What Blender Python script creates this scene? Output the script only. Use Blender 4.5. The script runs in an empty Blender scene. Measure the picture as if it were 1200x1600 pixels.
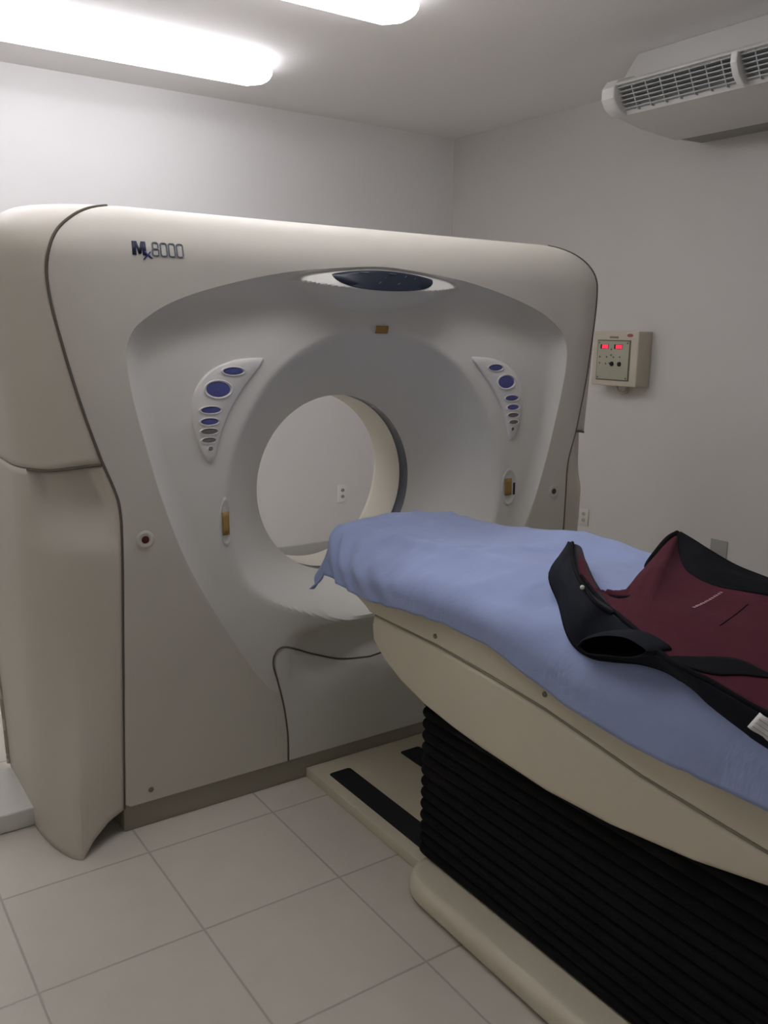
import bpy, bmesh, math, random
from mathutils import Vector, Matrix, noise
from mathutils.bvhtree import BVHTree
S = bpy.context.scene
C = S.collection
random.seed(4)
pi = math.pi

# ------------------------------------------------------------------ camera, world, light, exposure
CAM_Z = 1.67
yaw, pit, rol = 0.602398, 0.203335, -0.0160819
f = Vector((math.sin(yaw)*math.cos(pit), math.cos(yaw)*math.cos(pit), -math.sin(pit)))
r = Vector((math.cos(yaw), -math.sin(yaw), 0)); d = f.cross(r)
r2 = math.cos(rol)*r + math.sin(rol)*d; d2 = -math.sin(rol)*r + math.cos(rol)*d
cd = bpy.data.cameras.new('camera'); cam = bpy.data.objects.new('camera', cd); C.objects.link(cam)
cd.sensor_width = 36; cd.lens = 36*1377.9/1600; cd.clip_start = .05
M = Matrix((r2, -d2, -f)).transposed().to_4x4(); M.translation = (0, 0, CAM_Z)
cam.matrix_world = M
S.camera = cam
w = bpy.data.worlds.new('world'); S.world = w; w.use_nodes = True
w.node_tree.nodes['Background'].inputs[0].default_value = (.5, .5, .5, 1)
w.node_tree.nodes['Background'].inputs[1].default_value = 0.0
S.view_settings.view_transform = 'Standard'; S.view_settings.look = 'None'
S.view_settings.gamma = 1; S.view_settings.use_curve_mapping = False
S.view_settings.exposure = 0.20
LAMP = 4.8            # strength of the lamp diffusers
LAMP_C = 4.8

# ------------------------------------------------------------------ materials
def mat(name, col, rough=.5, spec=.5, bump=0, bscale=60, var=0, vscale=6, metal=0, emis=None, es=0, sheen=0, coat=0):
    m = bpy.data.materials.new(name); m.use_nodes = True
    nt = m.node_tree; N = nt.nodes; L = nt.links
    b = N['Principled BSDF']
    b.inputs['Base Color'].default_value = (*col, 1)
    b.inputs['Roughness'].default_value = rough
    b.inputs['Specular IOR Level'].default_value = spec
    b.inputs['Metallic'].default_value = metal
    b.inputs['Sheen Weight'].default_value = sheen
    b.inputs['Coat Weight'].default_value = coat
    tc = N.new('ShaderNodeTexCoord')
    if var:
        n = N.new('ShaderNodeTexNoise'); n.inputs['Scale'].default_value = vscale; n.inputs['Detail'].default_value = 5
        L.new(tc.outputs['Object'], n.inputs['Vector'])
        mx = N.new('ShaderNodeMix'); mx.data_type = 'RGBA'
        mx.inputs[6].default_value = (*[c*(1-var) for c in col], 1); mx.inputs[7].default_value = (*[min(1, c*(1+var)) for c in col], 1)
        L.new(n.outputs['Fac'], mx.inputs[0]); L.new(mx.outputs[2], b.inputs['Base Color'])
    if bump:
        n = N.new('ShaderNodeTexNoise'); n.inputs['Scale'].default_value = bscale; n.inputs['Detail'].default_value = 4
        L.new(tc.outputs['Object'], n.inputs['Vector'])
        bp = N.new('ShaderNodeBump'); bp.inputs['Strength'].default_value = bump; bp.inputs['Distance'].default_value = .004
        L.new(n.outputs['Fac'], bp.inputs['Height']); L.new(bp.outputs['Normal'], b.inputs['Normal'])
    if emis:
        b.inputs['Emission Color'].default_value = (*emis, 1); b.inputs['Emission Strength'].default_value = es
    return m

MT = {}
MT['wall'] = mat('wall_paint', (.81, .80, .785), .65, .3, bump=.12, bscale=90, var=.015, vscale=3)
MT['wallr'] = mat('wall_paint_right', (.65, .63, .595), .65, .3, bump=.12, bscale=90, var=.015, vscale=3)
MT['ceil'] = mat('ceiling_paint', (.90, .88, .865), .8, .2, bump=.1, bscale=70)
MT['shell'] = mat('gantry_plastic', (.66, .615, .52), .42, .4, bump=.05, bscale=300, var=.02, vscale=2)
MT['front'] = mat('gantry_front_plastic', (.76, .745, .685), .45, .4, bump=.05, bscale=300)
MT['outer'] = mat('gantry_outer_plastic', (.68, .65, .565), .45, .4, bump=.05, bscale=300)
MT['beige'] = mat('beige_plastic', (.69, .63, .475), .42, .4, bump=.05, bscale=250, var=.03, vscale=3)
MT['skirt'] = mat('dark_skirt_paint', (.34, .31, .24), .5, .4)
MT['tube'] = mat('bore_liner', (.78, .74, .63), .4, .4)
MT['band'] = mat('bore_scan_window', (.055, .065, .085), .25, .5)
MT['gap'] = mat('dark_gap_shade', (.15, .13, .105), .8, .2)  # dark colour painting the shade in panel gaps, shared by the box bezel
MT['panel'] = mat('keypad_plastic', (.82, .80, .76), .4, .5)
MT['blue'] = mat('blue_button', (.085, .095, .30), .35, .5, var=.25, vscale=120)
MT['greyb'] = mat('grey_button', (.22, .20, .19), .4, .5, var=.2, vscale=150)
MT['screen'] = mat('dark_display_glass', (.012, .018, .035), .32, .4)
MT['mark'] = mat('display_marks', (.16, .18, .22), .5)
MT['amber'] = mat('amber_window', (.36, .21, .05), .25, .5, var=.15, vscale=200)
MT['black'] = mat('black_rubber', (.012, .012, .014), .7, .3)
MT['seamb'] = mat('table_seam', (.30, .27, .20), .7, .2)
MT['bellow'] = mat('bellows_vinyl', (.0075, .0073, .0076), .8, .12, bump=.1, bscale=80)
MT['red'] = mat('dark_red_plastic', (.09, .02, .015), .4)
MT['screw'] = mat('steel_screw', (.22, .20, .16), .4, .5, metal=.5)
MT['navy'] = mat('navy_ink', (.02, .022, .07), .5)
MT['inkgrey'] = mat('grey_ink', (.17, .19, .22), .5)
MT['blueink'] = mat('blue_ink', (.05, .05, .28), .5)
MT['apr'] = mat('maroon_fabric', (.072, .009, .020), .8, .15, bump=.25, bscale=35, var=.2, vscale=14, sheen=.04)
MT['aprk'] = mat('black_fabric', (.0055, .0058, .0075), .85, .12, bump=.2, bscale=40)
MT['aprn'] = mat('charcoal_fabric', (.0115, .0135, .019), .85, .15, bump=.2, bscale=40)
MT['void'] = mat('armhole_shade', (.002, .002, .0025), 1, 0)  # near-black colour for the shade inside the armhole
MT['tag'] = mat('white_tag_cloth', (.70, .69, .65), .8, .2)
MT['pink'] = mat('pale_print', (.50, .34, .34), .7)
MT['acw'] = mat('ac_plastic', (.74, .73, .70), .4, .5)
MT['acg'] = mat('ac_louver_plastic', (.42, .43, .43), .5, .4)
MT['acd'] = mat('ac_dark_inside', (.015, .015, .017), .8, .2)
MT['box'] = mat('panel_box_paint', (.56, .51, .41), .5, .4, bump=.1, bscale=200, var=.04, vscale=20)
MT['boxf'] = mat('panel_face', (.40, .40, .30), .5, .4)
MT['led'] = mat('red_digits', (.5, .02, .04), .4, emis=(1, .035, .08), es=2.2)
MT['plate'] = mat('socket_plastic', (.90, .89, .86), .4, .5)
MT['plateg'] = mat('grey_cover_plastic', (.36, .36, .33), .5, .4)
MT['platew'] = mat('darker_socket_plastic', (.64, .62, .56), .4, .5)  # darker than the plate on the back wall
MT['slot'] = mat('socket_slots', (.10, .10, .09), .6)
MT['lampw'] = mat('lamp_body_enamel', (.80, .80, .79), .4, .4)
MT['base'] = mat('baseboard_tile', (.50, .50, .47), .3, .5)
MT['lit'] = mat('lamp_diffuser', (.9, .9, .9), .4, emis=(.95, .94, 1.0), es=LAMP)
MT['glownear'] = mat('added_near_glow', (.9, .9, .9), .4, emis=(.95, .94, 1.0), es=LAMP*8.5)  # extra glow added beside the diffuser to brighten the ceiling
MT['glowfar'] = mat('added_far_glow', (.9, .9, .9), .4, emis=(.95, .94, 1.0), es=LAMP*2.2)  # weaker added glow for the far side of each lamp
MT['litc'] = mat('lamp_diffuser_dim', (.9, .9, .9), .4, emis=(.95, .94, 1.0), es=LAMP_C)

def floor_mat():
    m = bpy.data.materials.new('floor_tiles'); m.use_nodes = True
    nt = m.node_tree; N = nt.nodes; L = nt.links; b = N['Principled BSDF']
    tc = N.new('ShaderNodeTexCoord'); sx = N.new('ShaderNodeSeparateXYZ'); L.new(tc.outputs['Object'], sx.inputs[0])
    def mth(op, a, bb=None):
        n = N.new('ShaderNodeMath'); n.operation = op
        for i, v in enumerate((a, bb)):
            if v is None: continue
            if isinstance(v, (int, float)): n.inputs[i].default_value = v
            else: L.new(v, n.inputs[i])
        return n.outputs[0]
    T = .4485
    def edge(o, off):
        a = mth('DIVIDE', mth('SUBTRACT', o, off), T)
        fr = mth('FRACT', a)
        return mth('MULTIPLY', mth('MINIMUM', fr, mth('SUBTRACT', 1.0, fr)), T), mth('FLOOR', a)
    ex, ix = edge(sx.outputs[0], .846); ey, iy = edge(sx.outputs[1], 2.095)
    e = mth('MINIMUM', ex, ey)
    g = N.new('ShaderNodeMapRange'); g.inputs[1].default_value = .0014; g.inputs[2].default_value = .0050
    L.new(e, g.inputs[0])
    cell = N.new('ShaderNodeCombineXYZ'); L.new(ix, cell.inputs[0]); L.new(iy, cell.inputs[1])
    wn = N.new('ShaderNodeTexWhiteNoise'); L.new(cell.outputs[0], wn.inputs[0])
    nz = N.new('ShaderNodeTexNoise'); nz.inputs['Scale'].default_value = 9; nz.inputs['Detail'].default_value = 6
    L.new(tc.outputs['Object'], nz.inputs['Vector'])
    v = mth('ADD', mth('MULTIPLY', wn.outputs[0], .25), mth('MULTIPLY', nz.outputs['Fac'], .75))
    c1 = N.new('ShaderNodeMix'); c1.data_type = 'RGBA'
    c1.inputs[6].default_value = (.60, .56, .475, 1); c1.inputs[7].default_value = (.68, .64, .56, 1)
    L.new(v, c1.inputs[0])
    c2 = N.new('ShaderNodeMix'); c2.data_type = 'RGBA'; c2.inputs[6].default_value = (.45, .41, .35, 1)
    L.new(g.outputs[0], c2.inputs[0]); L.new(c1.outputs[2], c2.inputs[7]); L.new(c2.outputs[2], b.inputs['Base Color'])
    b.inputs['Roughness'].default_value = .24; b.inputs['Specular IOR Level'].default_value = .5
    bp = N.new('ShaderNodeBump'); bp.inputs['Strength'].default_value = .4; bp.inputs['Distance'].default_value = .002
    L.new(g.outputs[0], bp.inputs['Height']); L.new(bp.outputs['Normal'], b.inputs['Normal'])
    return m
MT['floor'] = floor_mat()

def sheet_mat():
    m = mat('blue_cotton', (.33, .40, .63), .85, .15, var=.10, vscale=5, sheen=.2)
    nt = m.node_tree; N = nt.nodes; L = nt.links; b = N['Principled BSDF']
    tc = N.new('ShaderNodeTexCoord')
    mp = N.new('ShaderNodeMapping'); mp.inputs['Rotation'].default_value = (0, 0, .5); mp.inputs['Scale'].default_value = (2.6, 4, 3)
    L.new(tc.outputs['Object'], mp.inputs[0])
    n = N.new('ShaderNodeTexNoise'); n.inputs['Scale'].default_value = 2.0; n.inputs['Detail'].default_value = 4; n.inputs['Distortion'].default_value = .3
    L.new(mp.outputs[0], n.inputs['Vector'])
    bp = N.new('ShaderNodeBump'); bp.inputs['Strength'].default_value = .5; bp.inputs['Distance'].default_value = .02
    L.new(n.outputs['Fac'], bp.inputs['Height']); L.new(bp.outputs['Normal'], b.inputs['Normal'])
    return m
MT['sheet'] = sheet_mat()

# ------------------------------------------------------------------ helpers
def link(name, me, m, parent=None, smooth=True, ang=None):
    me.materials.append(MT[m])
    if smooth:
        me.polygons.foreach_set('use_smooth', [True]*len(me.polygons))
    o = bpy.data.objects.new(name, me); C.objects.link(o)
    if parent:
        o.parent = parent; o.matrix_parent_inverse = parent.matrix_basis.inverted()
    if smooth and ang is not None:
        bm = bmesh.new(); bm.from_mesh(me)
        for e in bm.edges:
            if len(e.link_faces) == 2 and e.calc_face_angle(0) > ang: e.smooth = False
        bm.to_mesh(me); bm.free()
    return o
def fix(bm):
    bmesh.ops.recalc_face_normals(bm, faces=bm.faces)
def obj(name, bm, m, parent=None, smooth=True, ang=.6):
    me = bpy.data.meshes.new(name); bm.normal_update(); bm.to_mesh(me); bm.free()
    return link(name, me, m, parent, smooth, ang)
def empty(name, loc, label, cat, group=None):
    o = bpy.data.objects.new(name, None); C.objects.link(o); o.location = loc
    o.empty_display_size = .1
    o.matrix_basis = Matrix.Translation(loc)
    tag(o, label, cat, group); return o
def tag(o, label, cat, group=None):
    o['label'] = label; o['category'] = cat
    if group: o['group'] = group
    return o
def struct(o): o['kind'] = 'structure'; return o
def box(bm, a, b, bev=0, seg=2):
    vs = bmesh.ops.create_cube(bm, size=1)['verts']
    for v in vs:
        v.co = Vector([a[i] + (v.co[i]+.5)*(b[i]-a[i]) for i in range(3)])
    if bev:
        es = list({e for v in vs for e in v.link_edges})
        bmesh.ops.bevel(bm, geom=es, offset=bev, segments=seg, profile=.5, affect='EDGES')
def boxo(name, a, b, m, parent=None, bev=0, seg=2):
    bm = bmesh.new(); box(bm, a, b, bev, seg); return obj(name, bm, m, parent)
def grid(bm, rows, closed=False):
    vr = [[bm.verts.new(p) for p in row] for row in rows]
    for i in range(len(vr)-1):
        n = len(vr[i])
        for j in range(n if closed else n-1):
            try: bm.faces.new((vr[i][j], vr[i][(j+1) % n], vr[i+1][(j+1) % n], vr[i+1][j]))
            except ValueError: pass
    return vr
def tube(bm, pts, rad, n=8, closed=False, flat=1.0):
    pts = [Vector(p) for p in pts]; N = len(pts); rings = []
    up = None
    for i, p in enumerate(pts):
        t = (pts[(i+1) % N] - pts[i-1]) if closed else (pts[min(i+1, N-1)] - pts[max(i-1, 0)])
        t.normalize()
        if up is None:
            up = Vector((0, 0, 1)) if abs(t.z) < .9 else Vector((0, 1, 0))
        u = (up - t*up.dot(t)).normalized(); v = t.cross(u); up = u
        rings.append([p + u*math.cos(a)*rad + v*math.sin(a)*rad*flat for a in [2*pi*k/n for k in range(n)]])
    if closed: rings.append(rings[0])
    vr = grid(bm, rings, True)
    if not closed:
        bm.faces.new(vr[0][::-1]); bm.faces.new(vr[-1])
def tubeo(name, pts, rad, m, parent=None, closed=False, n=8):
    bm = bmesh.new(); tube(bm, pts, rad, n, closed)
    if closed: bmesh.ops.remove_doubles(bm, verts=bm.verts, dist=1e-6)
    fix(bm); return obj(name, bm, m, parent)
def extrude_poly(name, pts, axis, a, b, m, parent=None, bev=0, seg=3):
    """pts are 2D points in the plane of the two other axes"""
    bm = bmesh.new()
    def mk(p, t):
        l = list(p); l.insert(axis, t); return l
    v1 = [bm.verts.new(mk(p, a)) for p in pts]; v2 = [bm.verts.new(mk(p, b)) for p in pts]
    n = len(pts)
    f1 = bm.faces.new(v1); f2 = bm.faces.new(v2[::-1])
    for i in range(n): bm.faces.new((v1[i], v1[(i+1) % n], v2[(i+1) % n], v2[i]))
    fix(bm)
    if bev:
        es = [e for e in bm.edges if (f1 in e.link_faces or f2 in e.link_faces)]
        bmesh.ops.bevel(bm, geom=es, offset=bev, segments=seg, profile=.5, affect='EDGES')
    return obj(name, bm, m, parent, ang=.5)
def lerp(a, b, t): return a + (b-a)*t
def interp(tab, x):
    if x <= tab[0][0]: return tab[0][1]
    for (x0, y0), (x1, y1) in zip(tab, tab[1:]):
        if x <= x1: return lerp(y0, y1, (x-x0)/(x1-x0))
    return tab[-1][1]
def sm(x): x = max(0., min(1., x)); return x*x*(3-2*x)
def cr(pts, n):
    """Catmull-Rom through points (tuples of any size), n samples per span"""
    P = [Vector(p) for p in pts]; out = []
    for i in range(len(P)-1):
        p0 = P[max(i-1, 0)]; p1 = P[i]; p2 = P[i+1]; p3 = P[min(i+2, len(P)-1)]
        for k in range(n):
            t = k/n
            out.append(.5*((2*p1) + (p2-p0)*t + (2*p0-5*p1+4*p2-p3)*t*t + (3*p1-p0-3*p2+p3)*t**3))
    out.append(P[-1].copy()); return out
def resample(P, n):
    L = [0]
    for a, b in zip(P, P[1:]): L.append(L[-1] + (b-a).length)
    out = []; j = 0
    for k in range(n):
        s = L[-1]*k/(n-1)
        while j < len(P)-2 and L[j+1] < s: j += 1
        t = (s-L[j])/max(1e-9, L[j+1]-L[j]); out.append(P[j].lerp(P[j+1], min(1, t)))
    return out

# ------------------------------------------------------------------ room
XR, YB, ZC, XL, YF = 4.444, 5.60, 3.10, -1.9, -2.2
def plane_box(name, a, b, m): return struct(boxo(name, a, b, m))
plane_box('floor', (XL-.1, YF-.1, -.1), (XR+.1, YB+.1, 0), 'floor')
plane_box('ceiling', (XL-.1, YF-.1, ZC), (XR+.1, YB+.1, ZC+.1), 'ceil')
plane_box('wall_back', (XL-.1, YB, 0), (XR+.1, YB+.1, ZC), 'wall')
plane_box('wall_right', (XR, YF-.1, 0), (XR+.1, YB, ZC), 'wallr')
plane_box('wall_left', (XL-.1, YF-.1, 0), (XL, YB, ZC), 'wall')
plane_box('wall_front', (XL, YF-.1, 0), (XR, YF, ZC), 'wall')
def bb(name, a, b): return struct(boxo(name, a, b, 'base', bev=.004))
bb('baseboard_back', (XL, YB-.022, 0), (XR, YB, .10))
bb('baseboard_right', (XR-.015, YF, 0), (XR, YB-.022, .10))
bb('baseboard_left', (XL, YF, 0), (XL+.015, YB-.022, .10))

# ------------------------------------------------------------------ ceiling lamps
def lamp(x0, x1, y0, y1, label, mt='lit'):
    e = empty('ceiling_lamp', ((x0+x1)/2, (y0+y1)/2, ZC), label, 'ceiling light', 'fluorescent ceiling lamps')
    boxo('lamp_body', (x0+.03, y0+.035, ZC-.027), (x1-.03, y1-.035, ZC), 'lampw', e, .003)
    ym = (y0+y1)/2; hw = (y1-y0)/2
    prof = [(-.84, -.026), (-1, -.064), (-.96, -.080), (-.72, -.095), (-.35, -.102), (.35, -.102), (.72, -.095), (.96, -.080), (1, -.064), (.84, -.026)]
    bm = bmesh.new(); rows = []
    for x, k, dz in ((x0, .80, .022), (x0+.004, .84, .014), (x0+.07, 1, 0), (x1-.07, 1, 0), (x1-.004, .84, .014), (x1, .80, .022)):
        rows.append([(x, ym+hw*p*k, ZC + min(-.026, z+dz if z < -.03 else z)) for p, z in prof])
    vr = grid(bm, rows)
    bm.faces.new(vr[0]); bm.faces.new(vr[-1][::-1])
    for i in range(len(vr)-1): bm.faces.new((vr[i][0], vr[i+1][0], vr[i+1][-1], vr[i][-1]))
    fix(bm); obj('lamp_diffuser', bm, mt, e, ang=.9)
    for sg in (-1, 1):  # added glowing strips that throw more light on the ceiling
        bm = bmesh.new()
        grid(bm, [[(x, ym+sg*hw*p+sg*.0012, ZC+z) for x in (x0+.075, (x0+x1)/2, x1-.075)] for p, z in ((.865, -.0305), (.985, -.060))])
        fix(bm); o = obj('added_glow_strip', bm, 'glownear' if sg < 0 else 'glowfar', e, smooth=False)
    return e
lamp(-.02, 2.43, 4.66, 4.90, 'long white fluorescent ceiling lamp nearest the back wall, above the gantry')
lamp(-.02, 2.47, 3.36, 3.60, 'white fluorescent ceiling lamp at the top edge, nearer the camera than its twin')
lamp(-.02, 2.43, 2.06, 2.30, 'white fluorescent ceiling lamp overhead near the camera', 'litc')

# ------------------------------------------------------------------ CT gantry
GX, BZ, BR, BY = 1.803, 1.07, .35, 2.96      # centre line, bore height, bore radius, depth of the bore mouth
Y0, ZT, RT = 2.645, 2.03, .17
SEAM = [(.09, .983), (.30, .980), (.7, .973), (1.0, .966), (1.12, .968), (1.19, .985), (1.28, 1.017), (1.46, 1.068), (1.63, 1.106), (1.77, 1.130),
        (1.86, 1.128), (1.93, 1.10), (1.98, 1.045), (2.012, .98), (ZT, .90)]
_s = cr([(z, u) for z, u in SEAM], 6); SEAM = [(q.x, q.y) for q in _s]
UMAX = [(0, 1.23), (1.27, 1.22), (1.5, 1.235), (1.8, 1.25), (2.03, 1.25)]
def inset(z):
    t = z-(ZT-RT)
    return 0 if t <= 0 else RT - math.sqrt(max(0, RT*RT-t*t))
def Yshell(u, z):
    y = Y0 + inset(z)
    k = sm((z-1.1)/.25)
    rc = .27; um = interp(UMAX, z)-inset(z)*.9
    e = abs(u)-(um-rc)
    if e > 0: y += k*(rc - math.sqrt(max(0, rc*rc-min(e, rc)**2)))
    return y
DISH = [(-1.20, .02), (-.45, .40), (-.533, .512), (-.670, .745), (-.765, .936), (-.834, 1.134), (-.878, 1.300), (-.915, 1.460), (-.928, 1.575), (-.914, 1.641),
        (-.873, 1.688), (-.770, 1.748), (-.600, 1.803), (-.370, 1.853), (-.10, 1.882), (0, 1.887)]
DISH = DISH[1:]
_dp = [(math.atan2(z-BZ, -u), math.hypot(u, z-BZ)) for u, z in cr(DISH, 8)]
_dp.sort(key=lambda t: t[0])
def rdish(phi):
    a = math.atan2(math.sin(phi), abs(math.cos(phi)))
    if a < _dp[0][0]:
        return _dp[0][1]
    return interp(_dp, a)
_sp = []
for z, u in [(.09, 0.0)] + SEAM + [(ZT, 0.0)]:
    _sp.append((u, z))
def ray_outline(phi):
    c, s = abs(math.cos(phi)), math.sin(phi); best = 9
    for (u0, z0), (u1, z1) in zip(_sp, _sp[1:]):
        du, dz = u1-u0, z1-z0; den = c*dz - s*du
        if abs(den) < 1e-9: continue
        t = (u0*dz - (z0-BZ)*du)/den; k = (u0*s - (z0-BZ)*c)/den
        if t > 0 and -1e-4 <= k <= 1.0001: best = min(best, t)
    return best
def Yfront(u, z):
    """front surface of the gantry, y as a function of (u, z)"""
    y = Yshell(u, z); rr = math.hypot(u, z-BZ); phi = math.atan2(z-BZ, u)
    rd = rdish(phi); s = math.sin(phi)
    fade = sm((math.degrees(math.asin(max(-1, min(1, s))))+62)/35)      # dish runs out below the bore
    top = sm((s-.2)/.7)
    dd = 0
    base = Y0 + 0*z
    if z < 1.0: y += .045*((1.0-z)/.9)**1.3
    if rr < rd:
        wid = lerp(.075, .13, top)
        t = min(1, (rd-rr)/wid)
        if z > ZT-RT: y = min(y, base+.05)
        yin = Y0 + .008 + interp([(.45, 0), (1.35, .022), (1.55, .036), (1.70, .056), (1.90, .080)], z)
        k = 1-(1-t)**2.2
        y = lerp(y, yin, k*lerp(.0, 1, fade))
    # funnel round the bore
    bot = sm((-s-.35)/.6)
    ro = lerp(.615, .49, bot)
    if rr < ro:
        t = (ro-rr)/(ro-BR)
        full = BY - y
        a_ = .12
        g = (t*t/(2*a_) if t < a_ else t-a_/2)/(1-a_/2)
        dd += full*min(1, g)
    y += dd
    # undercut under the lower lip of the funnel
    if s < 0 and rr >= .40:
        hz = sm((rr-.40)/.05)*sm((.612-z)/.055)*(1-sm((.575-z)/.27))
        y += .085*hz*(1-sm((abs(u)-.20)/.20))
    # pod of the top display
    a = u/.365
    if abs(a) < 1 and z > 1.60:
        zt = 1.887 - .055*a*a; zb = zt - .160*(1-a*a)
        if z < zt+.01:
            t = max(0., (zt-z)/max(.001, zt-zb))
            lat = sm((1-abs(a))/.45)
            nose = Y0 - .026*lat
            if t < .5: ys = lerp(Y0+.012, nose, t/.5)
            else: ys = nose
            bump = 1-sm((t-.50)/.50)
            y = min(y, lerp(y, ys, bump*sm((1-abs(a))/.18)))
    return y
def conf(u, z, off=0.0): return Vector((GX+u, Yfront(u, z)-off, z))

gan = empty('ct_scanner', (GX, 3.0, 0), 'large cream CT scanner gantry with a round bore in the middle of the room', 'CT scanner')
NP = 420
def polar(yfun, seq):
    bm = bmesh.new(); rings = []
    phis = [2*pi*k/NP + .0001 for k in range(NP)]
    rows = []
    per = []
    for ph in phis:
        per.append(seq(ph))
    n = len(per[0])
    for j in range(n):
        rows.append([])
        for k, ph in enumerate(phis):
            rr = per[k][j]; u = rr*math.cos(ph); z = BZ + rr*math.sin(ph)
            rows[-1].append((GX+u, yfun(u, z), z))
    vr = grid(bm, rows, True)
    return bm, vr
def seqf(ph):
    ro = ray_outline(ph)-.0035; rd = min(rdish(ph), ro-.01)
    a = [BR + (.66-BR)*(k/26) for k in range(26)] if rd > .68 else [BR + (rd*.92-BR)*(k/26) for k in range(26)]
    st = .66 if rd > .68 else rd*.92
    b = [st + (rd-.0015-st)*(1-(1-k/34)**1.6) for k in range(35)]
    c_ = [rd + (ro-rd)*(1-(1-k/30)**1.8) for k in range(31)]
    return a + b + c_
def polar_part(name, lo, hi, m, flange=False):
    def sq(ph): return seqf(ph)[lo:hi]
    bm, vr = polar(lambda u, z: Yfront(u, z), sq)
    if flange:
        flv = [bm.verts.new((v.co.x, v.co.y+.03, v.co.z)) for v in vr[-1]]
        for k in range(NP): bm.faces.new((vr[-1][k], vr[-1][(k+1) % NP], flv[(k+1) % NP], flv[k]))
    fix(bm); return obj(name, bm, m, gan, ang=.5)
polar_part('front_cover', 60, 92, 'outer', True)
polar_part('funnel_panel', 0, 61, 'front')
# bore liner: lip, scan window band, tube, rear flare
def lathe(name, prof, m, n=160, parent=gan):
    bm = bmesh.new()
    rows = [[(GX+rr*math.cos(2*pi*k/n), y, BZ+rr*math.sin(2*pi*k/n)) for k in range(n)] for rr, y in prof]
    grid(bm, rows, True); fix(bm)
    o = obj(name, bm, m, parent, ang=.7)
    o.data.flip_normals() if False else None
    return o
lathe('scan_window_band', [(BR+.001, BY), (BR+.002, BY+.004), (BR+.002, BY+.062), (BR+.001, BY+.064)], 'band')
lathe('bore_liner', [(BR+.001, BY+.062), (BR, BY+.066), (BR-.002, BY+.24), (BR+.01, BY+.262), (BR+.16, BY+.49)], 'tube')
# side covers, upper and lower, left and right
YBACK = 3.40
def side_cover(sg, upper):
    rows = []
    NZ, NS = (60, 60)
    z0, z1 = (1.262, ZT) if upper else (0.0, 1.250)
    for i in range(NZ+1):
        v = i/NZ
        row = []
        for k in range(NS+1):
            s = k/NS
            if upper:
                z = z0 + (z1-z0)*(1-(1-v)**1.5)
                # lower edge sags a little away from the seam
                z += (-.02*sm(s*3))*(1-v)
                us = interp([(a, b) for a, b in SEAM], max(z, .09)) + .0035
                ins = inset(z); um = interp(UMAX, z) - ins*.9
                us = min(us, um-.01)
                rc = .27
                if s < .6:
                    t = s/.6
                    ua = um-rc
                    th0 = math.asin(max(0, min(1, (us-ua)/rc))) if us > ua else 0
                    if us <= ua:
                        # straight run then the arc
                        if t < .35: u = lerp(us, ua, t/.35); y = Y0+ins
                        else:
                            th = (t-.35)/.65*pi/2; u = ua+rc*math.sin(th); y = Y0+ins+rc-rc*math.cos(th)
                    else:
                        th = lerp(th0, pi/2, t); u = ua+rc*math.sin(th); y = Y0+ins+rc-rc*math.cos(th)
                else:
                    t = (s-.6)/.4; u = um; y = lerp(Y0+ins+rc, YBACK-ins, t)
            else:
                # bottom edge: off the floor at the seam and again towards the back
                zb = interp([(0, .09), (.08, .078), (.16, .045), (.215, .0), (.62, 0), (.78, .03), (1, .12)], s)
                z = zb + (1.2585-.02*sm(s*3)-zb)*v
                us = interp([(a, b) for a, b in SEAM], max(z, .09)) + .0035
                ysm = Yshell(us, z) + (.045*((1.0-z)/.9)**1.3 if .09 <= z < 1 else (.045 if z < .09 else 0))
                um = 1.222; rc = .27
                # rounded corner as on the upper cover, scooped just under it
                ua = um-rc
                th0 = math.asin(min(.9, max(0, (us-ua)/rc))) if us > ua else 0
                ph_ = 0 if us > ua else .10
                if s < ph_: u1 = lerp(us, ua, s/.10); y1 = ysm
                elif s < .62:
                    th = lerp(th0, pi/2, (s-ph_)/(.62-ph_)); u1 = ua+rc*math.sin(th); y1 = ysm+rc*(math.cos(th0)-math.cos(th))
                else: u1 = um; y1 = lerp(ysm+rc*math.cos(th0), YBACK, (s-.62)/.38)
                sc_ = sm((z-.97)/.20)*sm(s/.08)*(1-sm((s-.30)/.16))
                y1 += .046*sc_; u1 -= .012*sc_
                # pointed foot near the floor
                uridge = 1.145; yridge = Y0-.030
                if s < .215:
                    t = s/.215; u2 = lerp(us, uridge, t); y2 = lerp(ysm, yridge, t)
                elif s < .62:
                    t = (s-.215)/.405; th = t*pi/2
                    u2 = uridge + (um+.005-uridge)*math.sin(th)**.9; y2 = yridge + .32*(1-math.cos(th))**.8
                else:
                    t = (s-.62)/.38; u2 = um+.005; y2 = lerp(yridge+.32, YBACK, t)
                wz = (1-sm((z-.0)/.80))**1.3
                u = lerp(u1, u2, wz); y = lerp(y1, y2, wz)
                if s > .62: y = min(y, lerp(YBACK, YBACK-.15, wz))
            row.append((GX+sg*u, y, z))
        rows.append(row)
    bm = bmesh.new(); grid(bm, rows)
    fix(bm)
    # flange at the seam side
    o = obj('upper_side_cover' if upper else 'lower_side_cover', bm, 'shell', gan, ang=.7)
    s = o.modifiers.new('thick', 'SOLIDIFY'); s.thickness = .012; s.offset = -1
    # make sure normals look outwards
    c0 = o.data.polygons[len(o.data.polygons)//2].normal
    if c0.x*sg < 0: o.data.flip_normals()
    return o
for sg in (-1, 1):
    side_cover(sg, True); side_cover(sg, False)
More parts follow.
